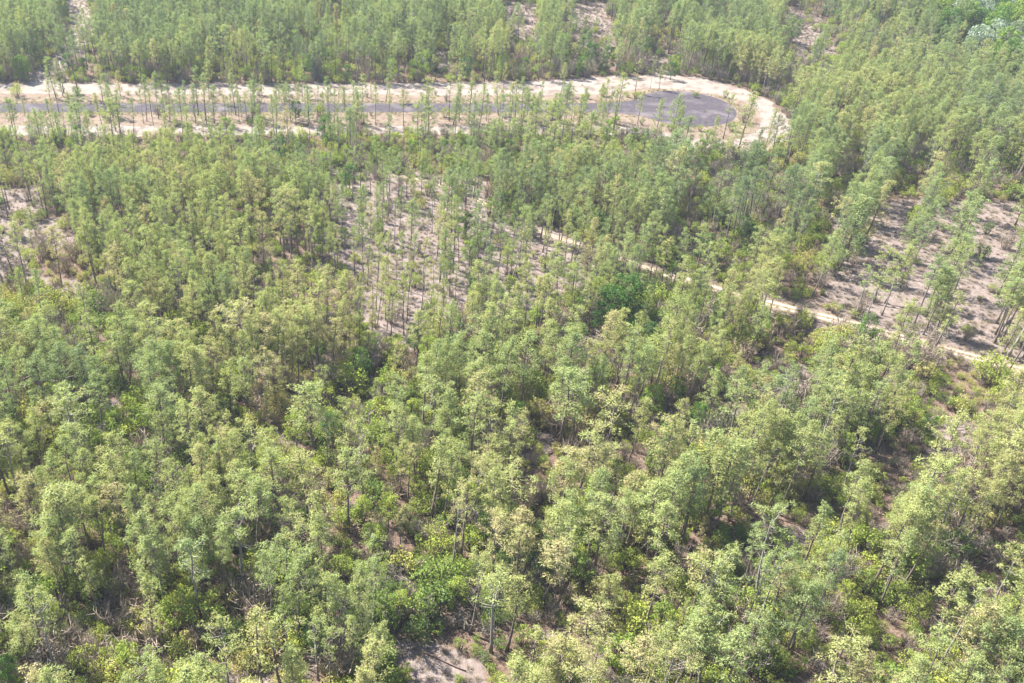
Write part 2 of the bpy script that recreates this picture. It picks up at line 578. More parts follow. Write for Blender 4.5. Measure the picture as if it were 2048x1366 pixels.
def ribbon(name, line, half, z, mat, label, amp=.5):
    pts = []
    for a, b in zip(line[:-1], line[1:]):
        k = max(1, int(np.hypot(*(b - a)) / 1.2))
        pts += [a + (b - a) * j / k for j in range(k)]
    p = np.array(pts + [line[-1]])
    for _ in range(30):
        p[1:-1] = (p[:-2] + p[1:-1] + p[2:]) / 3
    t = np.gradient(p, axis=0)
    t /= np.hypot(t[:, 0], t[:, 1])[:, None]
    nrm = np.column_stack([-t[:, 1], t[:, 0]])
    fr = np.array([-1, -.75, -.5, -.25, 0, .25, .5, .75, 1])
    V, A = [], []
    for i in range(len(p)):
        hf = half * (.55 if name == 'dirt_track' and p[i, 0] < 66 else 1)
        wl = hf + amp * (nD(p[i, 0], p[i, 1]) - .5)
        wr = hf + amp * (nD(p[i, 1] + 50, p[i, 0]) - .5)
        for f in fr:
            w = wl if f < 0 else wr
            q = p[i] + nrm[i] * f * w
            V.append((q[0], q[1], z))
            A.append(abs(f))
    m = len(fr)
    F = [(i * m + j, i * m + j + 1, (i + 1) * m + j + 1, (i + 1) * m + j) for i in range(len(p) - 1) for j in range(m - 1)]
    me = bpy.data.meshes.new(name)
    me.from_pydata(V, [], F)
    me.update()
    if me.polygons[0].normal.z < 0:
        me.flip_normals()
    me.attributes.new('across', 'FLOAT', 'POINT').data.foreach_set('value', np.array(A, np.float32))
    return struct(name, me, mat, label)


ribbon('dirt_track', TRACK, 1.7, .02, track_material(), 'narrow two-rut sandy track curving through the pines to the right edge')
ribbon('forest_track', TRACK2, 3.4, .024, M_SAND, 'pale sand track leading away from the road at the upper left', 2.0)


# ------------------------------------------------------------------ plant shapes
class Shape:
    """verts, faces, material index and a 0..1 'lump' value per face"""

    def __init__(self):
        self.v, self.f, self.m, self.l, self.n = [], [], [], [], 0

    def add(self, v, f, mat, lump):
        v, f = np.asarray(v, float), np.asarray(f, int)
        self.v.append(v)
        self.f.append(f + self.n)
        self.m.append(np.full(len(f), mat))
        self.l.append(np.broadcast_to(np.asarray(lump, float), (len(f),)))
        self.n += len(v)

    def tube(self, pts, rad, sides, mat, lump=.5):
        pts = np.asarray(pts, float)
        V = []
        d = np.gradient(pts, axis=0)
        for p, r, t in zip(pts, rad, d):
            t = t / (np.linalg.norm(t) + 1e-9)
            a = np.cross(t, (1, 0, 0) if abs(t[0]) < .8 else (0, 1, 0))
            a /= np.linalg.norm(a)
            b = np.cross(t, a)
            for k in range(sides):
                an = 2 * math.pi * k / sides
                V.append(p + r * (math.cos(an) * a + math.sin(an) * b))
        F = []
        for i in range(len(pts) - 1):
            for k in range(sides):
                a0, a1 = i * sides + k, i * sides + (k + 1) % sides
                F += [(a0, a1, a1 + sides), (a0, a1 + sides, a0 + sides)]
        e = (len(pts) - 1) * sides
        for k in range(1, sides - 1):
            F += [(e, e + k, e + k + 1), (0, k + 1, k)]
        self.add(V, F, mat, lump)

    def blades(self, c, dirs, length, width, mat, lump):
        """thin triangles from centres c along dirs"""
        c, dirs = np.asarray(c), np.asarray(dirs)
        n = len(c)
        dirs = dirs / np.linalg.norm(dirs, axis=1)[:, None]
        s = np.cross(dirs, R.normal(size=(n, 3)))
        s /= np.linalg.norm(s, axis=1)[:, None]
        length = np.broadcast_to(length, (n,))[:, None]
        a = c + dirs * length * .12 + s * width * .5
        b = c + dirs * length * .12 - s * width * .5
        t = c + dirs * length
        V = np.stack([a, b, t], 1).reshape(-1, 3)
        self.add(V, np.arange(3 * n).reshape(-1, 3), mat, lump)

    def leaves(self, c, nrm, size, mat, lump):
        """small quads (two triangles) facing roughly nrm"""
        n = len(c)
        nrm = nrm / (np.linalg.norm(nrm, axis=1)[:, None] + 1e-9)
        a = np.cross(nrm, R.normal(size=(n, 3)))
        a /= np.linalg.norm(a, axis=1)[:, None]
        b = np.cross(nrm, a)
        s = np.broadcast_to(size, (n,))[:, None]
        V = np.stack([c - a * s, c + b * s * .55, c + a * s, c - b * s * .55], 1).reshape(-1, 3)
        q = np.arange(4 * n).reshape(-1, 4)
        F = np.vstack([q[:, [0, 1, 2]], q[:, [0, 2, 3]]])
        self.add(V, F, mat, np.concatenate([np.broadcast_to(lump, (n,))] * 2))

    def merge(self, o, moff):
        self.v += o.v
        self.f += [f + self.n for f in o.f]
        self.m += [m + moff for m in o.m]
        self.l += o.l
        self.n += o.n

    def mesh(self, name, mats):
        v, f = np.vstack(self.v), np.vstack(self.f)
        me = bpy.data.meshes.new(name)
        me.vertices.add(len(v))
        me.vertices.foreach_set('co', v.ravel())
        me.loops.add(f.size)
        me.loops.foreach_set('vertex_index', f.ravel().astype(np.int32))
        me.polygons.add(len(f))
        me.polygons.foreach_set('loop_start', np.arange(0, f.size, 3))
        for m in mats:
            me.materials.append(m)
        me.polygons.foreach_set('material_index', np.concatenate(self.m).astype(np.int32))
        me.attributes.new('lump', 'FLOAT', 'FACE').data.foreach_set('value', np.concatenate(self.l).astype(np.float32))
        me.update()
        return me


def rdir(n, up=0.0):
    d = R.normal(size=(n, 3))
    d /= np.linalg.norm(d, axis=1)[:, None]
    d[:, 2] += up
    return d / np.linalg.norm(d, axis=1)[:, None]


def lumpball(C, c, rad, lump):
    """one tuft-covered branch end: needle sprays facing outwards, a fringe of longer needles"""
    n = 34
    d = rdir(n, .28)
    pos = c + d * rad * np.array([1, 1, .78]) * R.uniform(.55, 1.0, (n, 1))
    C.leaves(pos, d + R.normal(size=(n, 3)) * .42, R.uniform(.7, 1.25, n) * .092, 0, np.clip(lump + R.normal(size=n) * .12, 0, 1))
    d = rdir(12, .3)
    C.blades(c + d * rad * .5, d, R.uniform(.7, 1.1, 12) * rad * 1.0, .06, 0, np.clip(lump + .1, 0, 1))


def make_pine(H, base, rad, nb, form='round', density=1.0, tuft=.46):
    """returns (trunk shape, crown shape); height H, crown from base*H up"""
    T, C = Shape(), Shape()
    bend = R.normal(size=2) * .25
    k = np.linspace(0, 1, 9)
    px = bend[0] * np.sin(k * 2.4) + .05 * R.normal(size=9) * k
    py = bend[1] * np.sin(k * 2.0) + .05 * R.normal(size=9) * k
    r0 = .0086 * H + .018
    T.tube(np.column_stack([px, py, k * H * .97 - .5 * (k == 0)]), r0 * (1 - k * .82) * np.where(k == 0, 1.35, 1), 6, 0)

    def axis(z):
        q = np.clip(z / (H * .97), 0, 1)
        return np.array([np.interp(q, k, px), np.interp(q, k, py), z])
    zb = base * H
    cl = H - zb
    # dead stubs below the crown
    for _ in range(R.integers(3, 8)):
        z = zb * R.uniform(.45, 1)
        a = R.uniform(0, 6.28)
        p = axis(z)
        L = R.uniform(.4, 1.3)
        T.tube([p, p + np.array([math.cos(a) * L, math.sin(a) * L, R.uniform(-.1, .3)])], [.03, .012], 3, 0)
    az = R.uniform(0, 6.28)
    skew = R.uniform(0, 6.28)
    for i in range(nb):
        t = (i + R.uniform(.0, .9)) / nb
        z = zb + cl * t * .96
        az += 2.4 + R.normal() * .5
        if form == 'round':
            pr = (math.sin(math.pi * min(1, .16 + t * .86)) ** .7) * R.uniform(.6, 1.1)
        elif form == 'cone':
            pr = (1.05 - t) ** .75 * R.uniform(.7, 1.1)
        else:
            pr = (math.sin(math.pi * min(1, .1 + t * .9)) ** .5) * R.uniform(.35, 1.15)
        pr *= 1 + .22 * math.cos(az - skew)
        L = max(.35, rad * pr)
        rise = R.uniform(.12, .55) + .5 * t
        p0 = axis(z - .2 * L)
        d = np.array([math.cos(az), math.sin(az), rise])
        mid = p0 + d * L * .55 + np.array([0, 0, -.05])
        end = p0 + np.array([math.cos(az) * L, math.sin(az) * L, rise * L + .15 * L])
        T.tube([p0, mid, end], [.045, .03, .012], 3, 0)
        ln = R.uniform(0, 1)
        nt_ = max(1, int(round((.7 + L * .95) * density)))
        for j in range(nt_):
            s = 1 - (j / max(nt_, 1)) * .6 + R.normal() * .03
            c = p0 + (end - p0) * s + R.normal(size=3) * np.array([.16, .16, .12])
            lumpball(C, c, tuft * R.uniform(.85, 1.3), .35 * ln + .65 * R.uniform(0, 1))
    for j in range(5):
        lumpball(C, axis(H - .25 - .33 * j) + R.normal(size=3) * .10, tuft * (.72 + .08 * j), .6)
    return T, C


def make_broad(H, rad, nl, leaf, base=.25, per=46, trunkr=.16):
    T, C = Shape(), Shape()
    k = np.linspace(0, 1, 6)
    px, py = R.normal() * .3 * k ** 2, R.normal() * .3 * k ** 2
    T.tube(np.column_stack([px, py, k * H * .85 - .4 * (k == 0)]), trunkr * (1 - .8 * k), 6, 0)
    for i in range(nl):
        t = R.uniform(0, 1) ** .8
        z = H * (base + (1 - base) * t) - .3
        rr = rad * math.sqrt(max(.05, 1 - ((t - .35) / .72) ** 2))
        a = R.uniform(0, 6.28)
        q = rr * math.sqrt(R.uniform(.1, 1)) * .85
        c = np.array([math.cos(a) * q, math.sin(a) * q, z])
        lr = R.uniform(.5, .95) * rad * .36
        T.tube([(0, 0, max(.4, z * .6)), c], [.05, .015], 3, 0)
        d = rdir(per, .25)
        pos = c + d * lr * np.array([1, 1, .8]) * R.uniform(.55, 1.05, (per, 1))
        C.leaves(pos, d + R.normal(size=(per, 3)) * .7, R.uniform(.7, 1.3, per) * leaf, 0, np.clip(.5 * R.uniform() + .5 * R.uniform(0, 1, per), 0, 1))
    return T, C


def make_shrub(H, rad, nl, leaf, per=30, airy=False):
    T, C = Shape(), Shape()
    for i in range(nl):
        a = R.uniform(0, 6.28)
        q = rad * math.sqrt(R.uniform(0, 1)) * .8
        z = H * (1 - .65 * (q / rad) ** 2) * R.uniform(.45, .95)
        c = np.array([math.cos(a) * q, math.sin(a) * q, z])
        T.tube([(c[0] * .2, c[1] * .2, -.2), c * np.array([.8, .8, .6]), c], [.035, .025, .01], 3, 0)
        lr = R.uniform(.28, .5) * (.6 if airy else 1) * min(rad, 1.6)
        d = rdir(per, .3)
        pos = c + d * lr * R.uniform(.4, 1.1, (per, 1))
        C.leaves(pos, d + R.normal(size=(per, 3)) * .8, R.uniform(.7, 1.3, per) * leaf, 0, np.clip(.55 * R.uniform() + .45 * R.uniform(0, 1, per), 0, 1))
    return T, C


def make_bare(H, rad, n):
    T = Shape()
    for i in range(n):
        a = R.uniform(0, 6.28)
        q = rad * R.uniform(.2, 1)
        top = np.array([math.cos(a) * q, math.sin(a) * q, H * R.uniform(.5, 1)])
        b = top * np.array([.25, .25, 0]) - (0, 0, .2)
        mid = b + (top - b) * .5 + R.normal(size=3) * .1
        T.tube([b, mid, top], [.035, .022, .008], 3, 0, R.uniform(.2, .6))
        m = 11
        c = b + (top - b) * R.uniform(.35, 1, (m, 1))
        T.blades(c, rdir(m, .4) + (top - b) * .25, R.uniform(.3, .9, m), .05, 0, R.uniform(0, 1, m))
    return T


def make_grass(n, h):
    C = Shape()
    c = np.column_stack([R.normal(size=n) * .22, R.normal(size=n) * .22, np.full(n, -.05)])
    d = rdir(n, 1.1)
    d[:, 2] = np.abs(d[:, 2]) + .2
    C.blades(c, d, R.uniform(.5, 1.1, n) * h, .045, 0, R.uniform(0, 1, n))
    return C


PROTO = {}      # kind -> list of dicts(trunk mesh, crown mesh, joined mesh, H, crown radius, form)


def reg(kind, T, C, mats, H, rad, form='', cbase=.5):
    J = Shape()
    if T:
        J.merge(T, 0)
    J.merge(C, 1 if T else 0)
    ms = list(mats) if T else [mats[-1]]
    PROTO.setdefault(kind, []).append(dict(
        T=T.mesh(kind + '_trunk', [mats[0]]) if T else None, C=C.mesh(kind + '_crown', [mats[-1]]),
        J=J.mesh(kind, ms), H=H, r=rad, form=form, cb=cbase))


for i in range(8):
    T, C = make_pine(14, R.uniform(.38, .56), R.uniform(1.15, 1.75), int(R.integers(25, 32)), 'round', 1.0, R.uniform(.38, .46))
    reg('pine', T, C, (M_BARK, M_NEEDLE), 14, 1.7, 'rounded')
for i in range(5):
    T, C = make_pine(14, R.uniform(.36, .56), R.uniform(.9, 1.25), int(R.integers(18, 25)), 'loose', .9, .40)
    reg('pine', T, C, (M_BARK, M_NEEDLE), 14, 1.2, 'narrow')
for i in range(5):
    T, C = make_pine(14, R.uniform(.48, .66), R.uniform(1.2, 1.9), int(R.integers(12, 19)), 'loose', .75, .38)
    reg('pine', T, C, (M_BARK if i % 2 else M_BARK2, M_NEEDLE), 14, 1.6, 'sparse')
for i in range(3):
    T, C = make_pine(12, .16, 1.45, 34, 'cone', .9, .40)
    reg('pine', T, C, (M_BARK, M_NEEDLE), 12, 1.4, 'conical', .2)
for i in range(2):
    T, C = make_pine(23, .55, 3.6, 44, 'loose', .6, .5)
    reg('pine', T, C, (M_BARK, M_NEEDLE), 23, 3.4, 'towering')
for i in range(3):
    T, C = make_broad(7, 2.3, 32, .12, per=70)
    reg('broadleaf', T, C, (M_BARK2, M_LEAF), 7, 2.3, 'rounded', .2)
for i in range(2):
    T, C = make_broad(11, 3.8, 52, .24, .12, 50, .22)
    reg('broadleaf', T, C, (M_BARK, M_LEAF), 11, 3.8, 'big', .15)
for i in range(4):
    T, C = make_shrub(R.uniform(1.8, 2.4), 1.35, 19, .085, 44)
    reg('shrub', T, C, (M_BARK, M_SHRUB), 2.1, 1.4, 'dense')
for i in range(3):
    T, C = make_shrub(R.uniform(2.3, 3.0), 1.2, 20, .075, 34, True)
    reg('shrub', T, C, (M_BARK, M_SHRUB), 2.6, 1.2, 'airy')
for i in range(3):
    T = make_bare(2.2, 1.3, 26)
    PROTO.setdefault('bare', []).append(dict(T=None, C=None, J=T.mesh('bare', [M_TWIG]), H=2.2, r=1.3, form='bare', cb=0))
for i in range(4):
    C = make_grass(34, .75)
    PROTO.setdefault('grass', []).append(dict(T=None, C=None, J=C.mesh('grass', [M_GRASS]), H=.7, r=.4, form='', cb=0))


# ------------------------------------------------------------------ planting
sp = [(1215, 668, 11, 3, .66), (1242, 655, 12, 4, .62), (1298, 695, 6, 4, .75), (1262, 690, 6.5, 1, .6), (650, 285, 8, 0, .6), (560, 330, 8, 1, .7), (930, 160, 8, 1, .75), (205, 930, 7, 0, .25), (235, 880, 6, 1, .2), (495, 360, 6, 2, .65),
      (1400, 530, 8, 3, .75), (1485, 480, 7, 1, .7), (1340, 160, 6, 2, .75), (1630, 125, 7, 1, .7), (1765, 150, 7, 1, .72), (910, 1215, 6, 0, .15), (800, 1230, 5, 1, .2), (380, 60, 9, 3, .8), (50, 160, 8, 3, .55), (100, 150, 6, 0, .4), (170, 150, 6, 2, .5),
      (1550, 500, 6, 2, .7), (1190, 480, 7, 3, .72), (1150, 465, 6, 4, .78), (1310, 940, 6, 1, .6), (1390, 860, 6, 2, .6), (260, 1360, 7, 0, .2), (110, 1250, 5, 1, .15), (30, 1390, 7, 2, .6), (1850, 870, 5, 1, .55)]
def stand_gaps(x, y, r):
    """thin the stand on the near side of the clearings and roads, where the trees were cut back"""
    drop = np.zeros(len(x))
    for z in (4.0, 6.5, 9.5, 12.5, 14.5):
        u, v, _ = project(x, y, z)
        k = CH / (CH - z)                      # the ground beyond, past the crown
        bx, by = x * k, y * k
        for i, (poly, pd, sd) in enumerate(OPEN):
            drop = np.maximum(drop, np.where(inside(bx, by, poly), .30 if i == 0 else .6 if i in (1, 3) else .9 if i < 5 or poly[0, 1] > 290 else .62, 0))
        cd, cw = corridors(bx, by)
        drop = np.maximum(drop, np.where(inside(bx, by, ROWREG) & (cd < cw * .7), np.where(inside(bx, by, SANDROW), .78, .70), 0))
        drop = np.maximum(drop, np.where((dist_line(bx, by, TRACK) < np.where(bx > 84, 3.4, 2.4)), np.where(bx > 84, .96, np.where(bx > 60, .5, 0)), 0))
        drop = np.maximum(drop, np.where((dist_line(bx, by, TRACK2) < 4), .6, 0))
        for q in sp:
            if q[2] >= 6:
                tx, ty = G(q[0], q[1])
                near = (np.abs(x - tx * y / ty) < q[2] * .33) & (y < ty + 2.5) & (y > ty - q[2] * 1.25)
                drop = np.maximum(drop, np.where(near, .9, 0))
        so = inside(bx, by, SAND_OUT)
        vg = inside(x, y, SAND_OUT)
        drop = np.maximum(drop, np.where(so & ~vg & (by < 262), .80, 0))
        drop = np.maximum(drop, np.where(so & ~vg & (by >= 262), .55, 0))
        drop = np.maximum(drop, np.where((bx > 76) & so & (by > 256) & ~vg, .93, 0))
    k = r.random(len(x)) > drop
    return k


def jgrid(step, seed, jit=.42, x0=-330, x1=470, y0=52, y1=640):
    r = np.random.default_rng(seed)
    ys = np.arange(y0, y1, step * .87)
    X, Y = [], []
    for i, yy in enumerate(ys):
        xs = np.arange(x0 + (i % 2) * step / 2, x1, step)
        X.append(xs)
        Y.append(np.full(len(xs), yy))
    x, y = np.concatenate(X), np.concatenate(Y)
    x = x + r.uniform(-jit, jit, len(x)) * step
    y = y + r.uniform(-jit, jit, len(x)) * step
    u, v, zc = project(x, y, 5)
    m = (zc > 30) & (u > -330) & (u < 2380) & (v < 1750) & (y < 640)
    return x[m], y[m], r


x, y, r = jgrid(2.8, 11)
p, s, o = plan(x, y)
keep = r.random(len(x)) < p * np.where(inside(x, y, ROWREG), .9, .78)
x, y, o = x[keep], y[keep], o[keep]
k_ = stand_gaps(x, y, r)
x, y, o = x[k_], y[k_], o[k_]
n = len(x)
kind = r.random(n)
clump = nA(x + 40, y)
pid = np.where(kind < .50, r.integers(0, 8, n), np.where(kind < .75, r.integers(8, 13, n), r.integers(13, 18, n)))
inclear = inside(x, y, OPEN[0][0])
pid = np.where(inclear, np.where(kind > .5, r.integers(13, 18, n), r.integers(0, 8, n)), pid)
verge = inside(x, y, SAND_IN)
hgt = r.normal(14.2, 1.5, n) + 3.0 * (nC(x, y) - .5) + 1.2 * (y < 130)
hgt = np.where(verge, r.normal(11.5, 2.0, n), hgt)
young = (r.random(n) < .10) & ~inclear
hgt = np.where(young, r.uniform(5, 9.5, n), hgt)
hgt = hgt * np.where(r.random(n) < .18, r.uniform(.68, .9, n), 1)
hgt = np.where(y > 298, hgt * (.78 + .42 * nA(x + 3, y + 60)), hgt)
hgt = np.clip(hgt, 4.5, 19)
far = y > 300
rowr = inside(x, y, SANDROW)
pid = np.where(young | ((verge | rowr) & (r.random(n) < .35)), r.integers(18, 21, n), pid)
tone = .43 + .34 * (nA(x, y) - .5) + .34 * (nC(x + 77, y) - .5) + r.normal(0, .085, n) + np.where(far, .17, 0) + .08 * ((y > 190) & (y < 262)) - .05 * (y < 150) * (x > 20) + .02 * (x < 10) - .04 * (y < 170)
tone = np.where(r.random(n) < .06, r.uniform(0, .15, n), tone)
PX, PY, PH, PP, PT = [x], [y], [hgt], [pid], [np.clip(tone, .02, .98)]
for (u, vb, vt, k, t) in [(128, 187, 33, 'T', .75), (157, 187, 45, 'T', .78), (1229, 250, 148, 'N', .35), (1272, 262, 182, 'N', .3), (1308, 284, 196, 'C', .45), (1412, 330, 230, 'C', .4),
                         (1466, 335, 178, 'C', .3), (1446, 278, 190, 'S', .4), (1522, 318, 212, 'C', .35), (1495, 345, 250, 'C', .4), (1300, 178, 120, 'S', .4), (1318, 179, 130, 'R', .45),
                         (1270, 187, 118, 'N', .3), (232, 263, 165, 'R', .55), (241, 268, 178, 'N', .55), (146, 257, 183, 'R', .5), (1012, 600 - 34, 478, 'N', .3),
                         (906, 545, 425, 'N', .35), (1024, 556, 455, 'S', .3), (840, 690, 600, 'N', .4), (1160, 663, 560, 'N', .3), (1036, 610, 500, 'C', .2), (1228, 700, 632, 'R', .4)]:
    gx_, gy_ = G(u, vb)
    PX.append([gx_]); PY.append([gy_]); PH.append([height_at(u, vb, vt)])
    PP.append([{'T': 21 + int(u) % 2, 'N': 8 + int(u) % 5, 'C': 18 + int(u) % 3, 'S': 13 + int(u) % 5, 'R': int(u) % 8}[k]]); PT.append([t])
nspec = 23
PX, PY, PH, PP, PT = [np.concatenate([np.asarray(a, float) for a in q]) for q in (PX, PY, PH, PP, PT)]
PP = PP.astype(int)
PR = r.uniform(0, 6.28, len(PX))
PLX, PLY = r.normal(0, .036, len(PX)), r.normal(0, .036, len(PX))      # slight leans
PW = np.clip(r.lognormal(.06, .17, len(PX)), .8, 1.5) * np.where((PY < 145) & (PX < 42), 1.22, 1) * np.where(inside(PX, PY, SANDROW), 1.25, np.where(inside(PX, PY, ROWREG), 1.16, 1)) * np.where(inside(PX, PY, OPEN[0][0]), .85, 1)
NP = len(PX)
spec = np.arange(NP) >= NP - nspec

# broadleaf trees
x, y, r = jgrid(7.5, 23)
p, s, o = plan(x, y)
hw = inside(x, y, HARDW)
keep = (r.random(len(x)) < np.where(hw, .95, np.where(y > 298, .55, np.where((y < 165) & (x < 45), .75, .34)) * (p > .3) * (nA(x + 9, y + 40) > .42)))
x, y, hw = x[keep], y[keep], hw[keep]
BH = np.where(hw, r.uniform(10, 15, len(x)), r.uniform(4.0, 7.5, len(x)) * np.where(y > 298, 1.35, 1))
BP = np.where(hw, r.integers(3, 5, len(x)), r.integers(0, 3, len(x)))
BT = np.where(hw, np.where(nC(x * 2, y * 2) + r.normal(0, .1, len(x)) > .50, .95, r.uniform(.3, .65, len(x))), r.uniform(.05, .65, len(x)) + .25 * (y > 298) * r.random(len(x)))
BX = np.concatenate([x, [G(q[0], q[1])[0] for q in sp]])
BY = np.concatenate([y, [G(q[0], q[1])[1] for q in sp]])
BH = np.concatenate([BH, [q[2] for q in sp]])
BP = np.concatenate([BP, [q[3] for q in sp]]).astype(int)
BT = np.concatenate([BT, [q[4] for q in sp]])
BRo = r.uniform(0, 6.28, len(BX))
BSP = np.arange(len(BX)) >= len(BX) - len(sp)

# shrubs
x, y, r = jgrid(2.1, 31, .5)
p, s, o = plan(x, y)
keep = (r.random(len(x)) < s * .78)
x, y = x[keep], y[keep]
SS = np.clip(r.lognormal(-.12, .38, len(x)), .35, 2.0) * np.where((y < 165), 1.35, 1.08)
cd_, cw_ = corridors(x, y)
SS = np.where(inside(x, y, ROWREG) & (cd_ < cw_) & (y < 170), SS * .66, SS)
kb = r.random(len(x)) < .30 + .25 * (nC(x + 5, y + 90) - .5)
SX, SY, SR = x, y, r.uniform(0, 6.28, len(x))
STn = np.clip(.42 + .6 * (nA(y, x) - .5) + r.normal(0, .17, len(x)), .02, .98)
SPi = r.integers(0, 7, len(x))
sb_list = [(155, 189, 1.3, .85), (1270, 196, 1.0, .3), (1462, 262, 1.3, .7), (1340, 262, 1.1, .6), (1205, 192, 1.3, .5), (1390, 195, .8, .6)]
SX = np.concatenate([SX, [G(q[0], q[1])[0] for q in sb_list]])
SY = np.concatenate([SY, [G(q[0], q[1])[1] for q in sb_list]])
SS = np.concatenate([SS, [q[2] for q in sb_list]])
STn = np.concatenate([STn, [q[3] for q in sb_list]])
SR = np.concatenate([SR, np.zeros(len(sb_list))])
SPi = np.concatenate([SPi, [0] * len(sb_list)])
kb = np.concatenate([kb, [False] * len(sb_list)])
SSP = np.arange(len(SX)) >= len(SX) - len(sb_list)

# grass
x, y, r = jgrid(1.05, 41, .5, y1=480)
p, s, o = plan(x, y)
inn = inside(x, y, SAND_IN)
asp = inside(x, y, ASPH)
outr = inside(x, y, SAND_OUT)
dA = dist_line(x, y, np.vstack([ASPH, ASPH[:1]]))
dT = dist_line(x, y, TRACK)
dM = np.abs(dist_line(x, y, MASTER, True))
g = .10 * (nB(x + 3, y) > .45) + .12 * (o > .6)
g = np.where(inn, np.where(dA < 2.0, .75, .08 + .2 * (nB(x, y) > .6)), g)
g = np.where((dT < 6) & (dT > 1.6) & (x > 85), .5, np.where((dT < 3.2) & (dT > 1.5), .3, g))
g = np.where((dT < .45), .15, g)
g = np.where(asp | (outr & ~inn), .035 * (nD(x, y) > .55), g)
g = np.where(inside(x, y, SANDROW), .22 * (nB(x, y) > .4), g)
g = np.where(inside(x, y, W([(1640, 990), (1760, 1000), (1740, 1060), (1600, 1040)])), .8, g)
keep = r.random(len(x)) < g
x, y, inn = x[keep], y[keep], inn[keep]
GX, GY = x, y
GT = np.clip(np.where(inn, r.uniform(.35, .8, len(x)), r.uniform(0, .75, len(x))), 0, 1)
GS = r.uniform(.45, 1.2, len(x))
GR = r.uniform(0, 6.28, len(x))

# ------------------------------------------------------------------ what stands clear of the crowns
crown_r = np.array([q['r'] for q in PROTO['pine']])[PP] * PH / np.array([q['H'] for q in PROTO['pine']])[PP]
crown_b = np.array([q['cb'] for q in PROTO['pine']])[PP]


def cover(x, y, z, skip=-1):
    """how many pine crowns stand between the camera and a point"""
    o_ = np.array([0, 0, CH], float)
    d = np.array([x, y, z]) - o_
    cand = np.where((np.abs(PX - x) < 16) & (PY < y + 3) & (PY > y - 34))[0]
    cand = cand[cand != skip]
    if not len(cand):
        return 0
    cz = PH[cand] * (crown_b[cand] + 1) / 2
    rz = PH[cand] * (1 - crown_b[cand]) / 2
    rr = crown_r[cand] * .85
    c = np.column_stack([PX[cand], PY[cand], cz])
    sc = np.column_stack([1 / rr, 1 / rr, 1 / rz])
    oo = (o_ - c) * sc
    dd = d * sc
    A = (dd ** 2).sum(1)
    B = (oo * dd).sum(1)
    Cc = (oo ** 2).sum(1) - 1
    disc = B * B - A * Cc
    t = (-B - np.sqrt(np.maximum(disc, 0))) / A
    return int(((disc > 0) & (t < .995) & (t > 0)).sum())


def in_frame(x, y, z, m=12):
    u, v, zc = project(x, y, z)
    return (u > m) & (u < 2048 - m) & (v > m) & (v < 1366 - m)


# ------------------------------------------------------------------ words for labels
LANDMARKS = [  # (x, y, words)
    (*G(890, 1335), 'the bare bottom-centre sand'),
    (*G(545, 1345), 'the shaded lower-left sand gap'),
    (*G(1250, 1245), 'the sand right of bottom-centre'),
    (*G(649, 1251), 'the leaning white stick'),
    (*G(1585, 1085), 'the sandy lower-right gap'),
    (*G(1730, 1130), 'the small white sand patch'),
    (*G(1690, 1010), 'the right corridor\'s tan grass'),
    (*G(1910, 885), 'the right edge\'s sandy strip'),
    (*G(60, 1330), 'the bottom left corner'),
    (*G(1990, 1330), 'the bottom right corner'),
    (*G(1024, 1340), 'the photo\'s bottom middle'),
    (*G(300, 1340), 'the photo\'s lower-left quarter foot'),
    (*G(1090, 905), 'the log in the small clearing'),
    (*G(1225, 665), 'the big dark green tree'),
    (*G(1370, 216), 'the round asphalt turning circle'),
    (*G(130, 187), 'the two towering roadside pines'),
    (*G(900, 560), 'the open sandy pine stand'),
    (*G(1780, 520), 'the widest sandy row gap'),
    (*G(640, 830), 'the pinkish clearing'),
    (*G(1400, 590), 'the dirt track\'s bend'),
    (*G(1700, 645), 'the dirt track\'s tan grass'),
    (*G(240, 820), 'the dark hollow at left'),
    (*G(100, 470), 'the upper-left sandy patch'),
]
ONES = 'no one two three four five six seven eight nine ten eleven twelve thirteen fourteen fifteen sixteen seventeen eighteen nineteen'.split()
TENS = 'x x twenty thirty forty fifty sixty seventy eighty ninety'.split()


def num(k):
    return ONES[k] if k < 20 else TENS[k // 10 % 10] + ('-' + ONES[k % 10] if k % 10 else '') if k < 100 else 'over ninety'


used = set()


def where(x, y):
    """direction and distance from the nearest landmark"""
    out = []
    for d, lx, ly, w in sorted((math.hypot(x - a, y - b), a, b, w) for a, b, w in LANDMARKS)[:5]:
        dx, dy = round(x - lx), round(y - ly)
        ax = '%s metres %s' % (num(abs(dx)), 'right' if dx > 0 else 'left')
        ay = '%s%s %s' % (num(abs(dy)), '' if dx else ' metres', 'beyond' if dy > 0 else 'before')
        if dx and dy:
            out.append('%s and %s %s' % (ax, ay, w))
        else:
            out.append('%s %s' % (ax + ' of' if dx else ay, w))
    return out


def unique(words, noun, x, y):
    """words from most to least telling; the whole label at most 16 words"""
    w = where(x, y)
    heads = [' '.join(words[:k] + [noun]) for k in range(len(words), 0, -1)]
    for q in w:
        for h in heads:
            t = h + ' ' + q
            if t not in used and len(t.split()) <= 16:
                used.add(t)
                return t
    return ' '.join(words[:1] + [noun, w[0]])


def tone_word(t, kind):
    if kind == 'pine':
        return 'yellow-green' if t < .3 else 'light green' if t < .48 else 'sage green' if t < .68 else 'grey-green'
    if kind == 'shrub':
        return 'olive' if t < .25 else 'bright green' if t < .5 else 'green' if t < .8 else 'grey-green'
    return 'bright green' if t < .4 else 'green' if t < .55 else 'dark green' if t < .9 else 'silvery'


# ------------------------------------------------------------------ building things and stands
def thing(name, label, cat, loc, group=None):
    o = bpy.data.objects.new(name, None)
    o.empty_display_size = .5
    COL.objects.link(o)
    o.location = loc
    o['label'] = label
    o['category'] = cat
    if group:
        o['group'] = group
    return o


